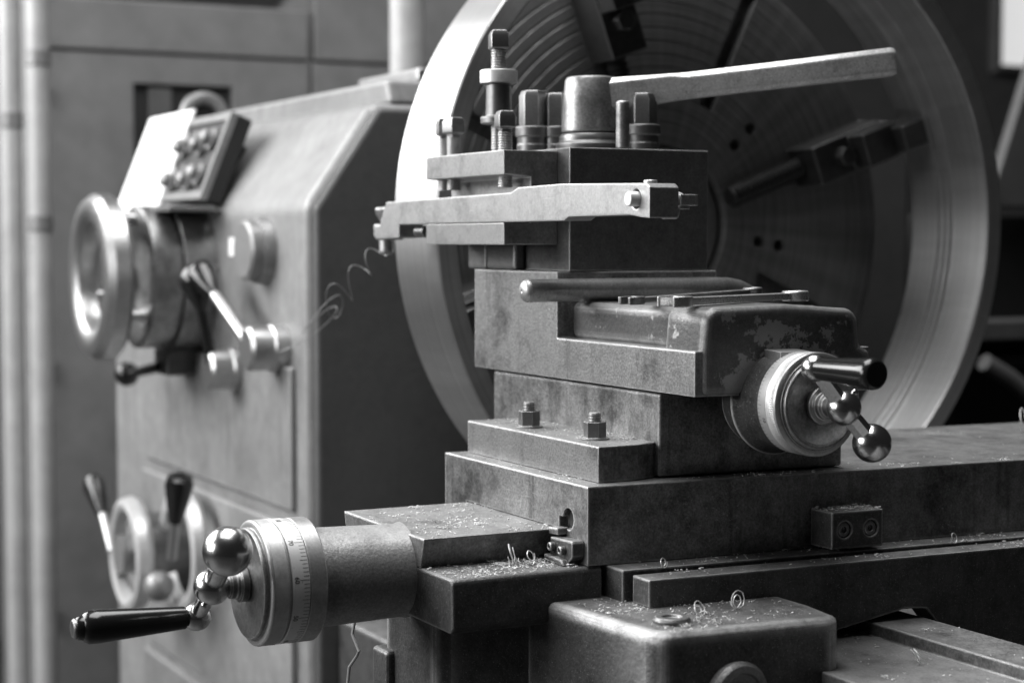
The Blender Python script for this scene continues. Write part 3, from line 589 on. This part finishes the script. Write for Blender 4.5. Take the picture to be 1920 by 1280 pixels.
O('knurled_nut', lambda b: lathe(b, (-299, 58, 399.8), (0, 0, 1), [(0, 18), (1, 20.2), (1.6, 20.4), (14, 20.4), (14.6, 20), (15.6, 18), (15.8, 9)], 160, knurl=(1.5, 14.1, 0, 0.5)), 'dial', ha, angle=60)
O('square_head', lambda b: lathe(b, (-299, 58, 437), (0, 0, 1), [(0, 11), (1.5, 14), (16, 13.8), (21, 10.4)], 4, ph=0.5), 'screw', ha, 1.8, 3)

# ------------------------------------------------------------------ boring bar
bb = thing('boring_bar', 'long bright boring bar clamped in the tool holder, round cutter bit through its head', 'boring bar', (-240, 50, 250))
by0, by1 = 33.0, 64.0
shp = [(-572, 246), (-560, 233), (-508, 234), (-440, 249.8), (-440, 249.9), (-108, 250.3), (-98, 254), (18, 254.6), (40, 252), (54, 251.2), (54, 279), (48, 283), (-110, 286.8), (-205, 285.6), (-222, 280.5), (-548, 276.6), (-555, 270)]
sh = O('shank', lambda b: prism(b, shp, 'Y', by0, by1), 'shank', bb, 1.6, 3)
cut(sh, lambda b: box(b, -512, -441, by0 - 5, by1 + 5, 228, 249.6))
cut(sh, lambda b: cyl(b, (30, by0 - 5, 269), (30, by1 + 5, 269), 9.6, seg=32))
bit = O('cutter_bit', lambda b: lathe(b, (30, by0 - 9, 269), (0, 1, 0), [(0, 6.2), (1, 6.9), (56, 6.9), (58, 6.2), (60, 4)], 32), 'scale', bb)
O('cutting_tip', lambda b: prism(b, [(33, by1 + 12), (39, by1 + 12), (42, by1 + 27), (36, by1 + 33), (25, by1 + 22), (24, by1 + 12)], 'Z', 263, 273.5), 'shank', bit, 0.6)
O('bit_shelf', lambda b: box(b, 24.5, 39, by1 + 1, by1 + 22, 259.6, 262.8), 'shank', bit, 0.6)
O('lock_screw', lambda b: cyl(b, (34, 46, 283), (34, 46, 286.5), 6.5, seg=24, c=0.8), 'shank', bb)
O('head_pad', lambda b: cyl(b, (36, by1 - 6, 258), (36, by1 + 9, 258), 7.5, seg=28, c=0.8), 'shank', bb)
ft = O('tail_lug', lambda b: prism(b, [(-598, 236), (-590, 231), (-560, 231), (-560, 250), (-598, 251)], 'Y', 36, 62), 'shank', bb, 3, 3)
O('tail_screw', lambda b: lathe(b, (-584, 48, 213), (0, 0, 1), [(0, 6), (4, 9), (18, 9), (19, 6.5), (40, 6.5), (42, 8), (50, 13), (56, 14), (58, 12), (58, 0)], 28), 'shank', bb)
O('slot_screw', lambda b: cyl(b, (-485, by0 + 14, 241), (-462, by0 + 14, 241), 7), 'screw', bb)

# ------------------------------------------------------------------ loose bar and spanners on the top slide
rb = thing('round_bar', 'round steel bar with bent far end lying across the top slide', 'bar', (-195, 160, 166))
pts = [(-195, y, 178.6) for y in (38, 60, 100, 140, 180, 220, 250, 270)] + [(-196, 288, 178.2), (-198, 303, 176), (-203, 317, 171.5), (-210, 329, 165), (-218, 338, 157), (-226, 345, 148)]
O('rod', lambda b: tube(b, pts, 12, 28, radii=[12] * 8 + [11.8, 11.5, 11.2, 11, 11, 11]), 'rod', rb)
O('worn_end', lambda b: lathe(b, (-195, 38.2, 178.6), (0, -1, 0), [(0, 12.2), (2.5, 11.2), (5, 8.6), (6.2, 5), (6.4, 1.6), (5.4, 1.4), (5.2, 0)], 28), 'shank', rb)
def spanner(label, a, b_, open_w, ring_r, th_, mat, grp):
    a, b_ = Vector(a), Vector(b_); d = (b_ - a).normalized(); n = V(0, 0, 1); n = (n - d * n.dot(d)).normalized(); s_ = n.cross(d)
    t = thing('spanner', label, 'spanner', tuple((a + b_) / 2), grp)
    O('shaft', lambda b: obox(b, (a + b_) / 2, d, s_, n, (b_ - a).length / 2 - ring_r * 0.8, 6.5, th_ * 0.36), mat, t, 1.4)
    def jaw(b):
        pl = []
        for i in range(27):
            an = R(38 + 284 * i / 26); pl.append((math.cos(an) * ring_r * -1 * -1, math.sin(an) * ring_r))
        pl += [(ring_r * 0.72, -open_w), (-ring_r * 0.35, -open_w), (-ring_r * 0.35, open_w), (ring_r * 0.72, open_w)]
        A = [b.verts.new(a - d * x + s_ * y - n * th_ / 2) for x, y in pl]; B = [b.verts.new(a - d * x + s_ * y + n * th_ / 2) for x, y in pl]
        b.faces.new(A); b.faces.new(B[::-1])
        for i in range(len(pl)): b.faces.new((A[i], A[(i + 1) % len(pl)], B[(i + 1) % len(pl)], B[i]))
    O('open_jaw', jaw, mat, t, 0.8)
    rr = ring_r * 0.8
    O('ring_end', lambda b: lathe(b, b_ - n * th_ * 0.55, n, [(0, rr * 0.62), (0, rr * 0.9), (1, rr), (th_ * 1.1 - 1, rr), (th_ * 1.1, rr * 0.9), (th_ * 1.1, rr * 0.62), (0, rr * 0.62)], 36, caps=False), mat, t)
    return t
spanner('small dark spanner lying between the round bar and the brighter spanner', (-52, 78, 172.2), (-88, 246, 178), 5, 13, 7.5, 'screw', 'spanners on the top slide')
spanner('bright plated spanner lying nearest the camera on the top slide', (24, 80, 173.4), (-22, 252, 175.0), 8, 17, 9.5, 'spanner', 'spanners on the top slide')

# ------------------------------------------------------------------ cable loop under the wing
wr = O('cable_loop', lambda b: tube(b, [(-170, -150, -128), (-188, -158, -142), (-192, -160, -160), (-180, -158, -175), (-190, -156, -182), (-205, -158, -196), (-206, -160, -215), (-196, -158, -235), (-198, -156, -260), (-200, -156, -330)], 1.6, 8), 'wire')
tag(wr, 'thin grey cable looping down under the saddle wing', 'cable')

# ------------------------------------------------------------------ swarf
def curl_pts(c, r, turns, rise, ax, n=16, wob=0.32, seed=0):
    rnd = random.Random(seed); d, u, v = frame(ax); out = []
    for i in range(int(turns * n) + 1):
        a = 2 * math.pi * i / n; k = 1 + wob * math.sin(a * 0.37 + seed) + rnd.uniform(-0.05, 0.05)
        out.append(Vector(c) + d * rise * i / n + (u * math.cos(a) + v * math.sin(a)) * r * k)
    return out
def curl(label, c, r, turns, rise, ax, w_=0.5, seed=0):
    o = O('swarf_curl', lambda b: tube(b, curl_pts(c, r, turns, rise, ax, seed=seed), w_, 5), 'chips', loc=c)
    return tag(o, label, 'swarf', 'curled metal shavings on the saddle')
curl('tangled bright swarf curl standing on the wing below the cross way', (-46, -60, -66), 8.5, 2.4, 3.0, (0.5, 0.8, 0.25), 0.55, 1)
curl('open swarf loop lying right beside the tangled curl on the wing', (-36, -44, -68), 7.0, 1.6, 2.5, (0.8, 0.5, 0.4), 0.55, 2)
curl('tall double swarf loop on the apron top, right of the oil cap', (106, 95, -97), 7.5, 2.2, 2.0, (0.95, 0.2, 0.1), 0.5, 3)
curl('small swarf coil on the apron top beside the oil cap', (108, 52, -101), 5.5, 2.0, 1.6, (0.8, 0.3, 0.5), 0.5, 4)
curl('little swarf ring on the ledge near the slide corner', (33, 62, -71), 3.8, 1.5, 1.2, (0.9, 0.4, 0.2), 0.4, 5)
curl('blurred pale swarf coil on the cross slide at the right edge', (-190, 712, 12), 12, 2.2, 4, (0.8, 0.5, 0.2), 0.8, 6)
curl('swarf ring on the ledge right of the stop block', (54, 395, -70), 4.2, 1.6, 1.5, (0.9, 0.3, 0.3), 0.4, 7)
curl('small swarf tangle on the bed beside the apron', (190, 232, -146), 7, 2.2, 2.4, (0.4, 0.7, 0.6), 0.5, 8)
sp = O('swarf_spiral', lambda b: tube(b, [V(-584, 46, 226).lerp(V(-850, 40, 100), t) + V(math.cos(t * 34 + 2 * t * t) * (7 + 26 * t), math.sin(t * 31) * (8 + 18 * t), math.cos(t * 34 + 1.3 + math.sin(t * 9)) * (7 + 20 * t)) for t in [i / 170 for i in range(171)]], 0.55, 5), 'wire')
tag(sp, 'long loose spiral of swarf trailing from the boring bar tail', 'swarf')
def chips(name, label, regions, seed):
    rnd = random.Random(seed)
    def build(b):
        for (x0, x1, y0, y1, z, n, bias) in regions:
            cl = [(rnd.random() ** bias, rnd.random(), rnd.uniform(2, 14)) for _ in range(max(3, n // 60))]
            for _ in range(n):
                t = rnd.random() ** bias; x = x0 + (x1 - x0) * t; y = rnd.uniform(y0, y1)
                if rnd.random() < 0.6:
                    k = rnd.choice(cl); x = min(max(x0, x0 + (x1 - x0) * k[0] + rnd.gauss(0, k[2])), x1); y = min(max(y0, y0 + (y1 - y0) * k[1] + rnd.gauss(0, k[2] * 1.5)), y1)
                x += KSH * y if y > 0 and z > -80 else 0
                s = rnd.choice((0.2, 0.25, 0.3, 0.4, 0.5, 0.9)) * rnd.uniform(0.7, 1.4); a = rnd.uniform(0, 6.3)
                c = V(x, y, z + 0.3 + s * 0.2); e = V(math.cos(a), math.sin(a), rnd.uniform(-0.2, 0.5)).normalized(); f = e.cross(V(rnd.uniform(-.4, .4), rnd.uniform(-.4, .4), 1)).normalized()
                if rnd.random() < 0.2:
                    tube(b, curl_pts(c + V(0, 0, s * 0.5), s * 1.7, rnd.uniform(0.3, 0.9), s * 0.5, (rnd.uniform(-.5, .5), rnd.uniform(-.5, .5), 1), 8, seed=rnd.random()), 0.34, 4)
                else:
                    L = s * rnd.uniform(0.8, 2.2); w_ = s * 0.45; g = e.cross(f)
                    v = [b.verts.new(c + q) for q in (e * -L - f * w_, e * L * 0.1 - f * w_ + g * s * 0.5, e * L + f * w_ * 0.3, e * L * 0.1 + f * w_ + g * s * 0.5)]
                    b.faces.new((v[0], v[1], v[3])); b.faces.new((v[1], v[2], v[3]))
    o = O(name, build, 'chips', kind='stuff', angle=180)
    return tag(o, label, 'swarf')
chips('metal_chips', 'fine bright metal chips scattered over the lathe ledges', [
    (-250, -62, -140, -2, -46.8, 900, 0.8), (-66, 0, -138, -8, -75.4, 1300, 1.0), (-66, -20, -70, -10, -75.2, 420, 1.0),
    (0, 28, 22, 690, -75.2, 520, 1.0), (38, 66, 28, 690, -77.6, 420, 1.0), (28, 44, 30, 60, -98, 60, 1.0),
    (64, 162, -10, 150, -104.8, 760, 1.6), (10, 90, -25, 60, -104.8, 420, 1.0), (1, 34, 249, 307, -34.8, 420, 1.0), (-300, -20, 24, 90, 35.2, 520, 1.0),
    (-300, -4, 2, 20, 0.2, 120, 1.0), (-40, -2, 310, 1000, 0.2, 420, 0.6), (-310, -30, 310, 1000, 0.2, 220, 1.0), (-24, -2, 64, 300, 0.2, 160, 1.0),
    (70, 620, 172, 266, -151.8, 620, 1.0), (80, 620, 274, 333, -139.8, 160, 1.0), (-380, -230, 100, 260, 329.2, 10, 1), (-45, -8, -20, -1, -74, 120, 1)], 11)
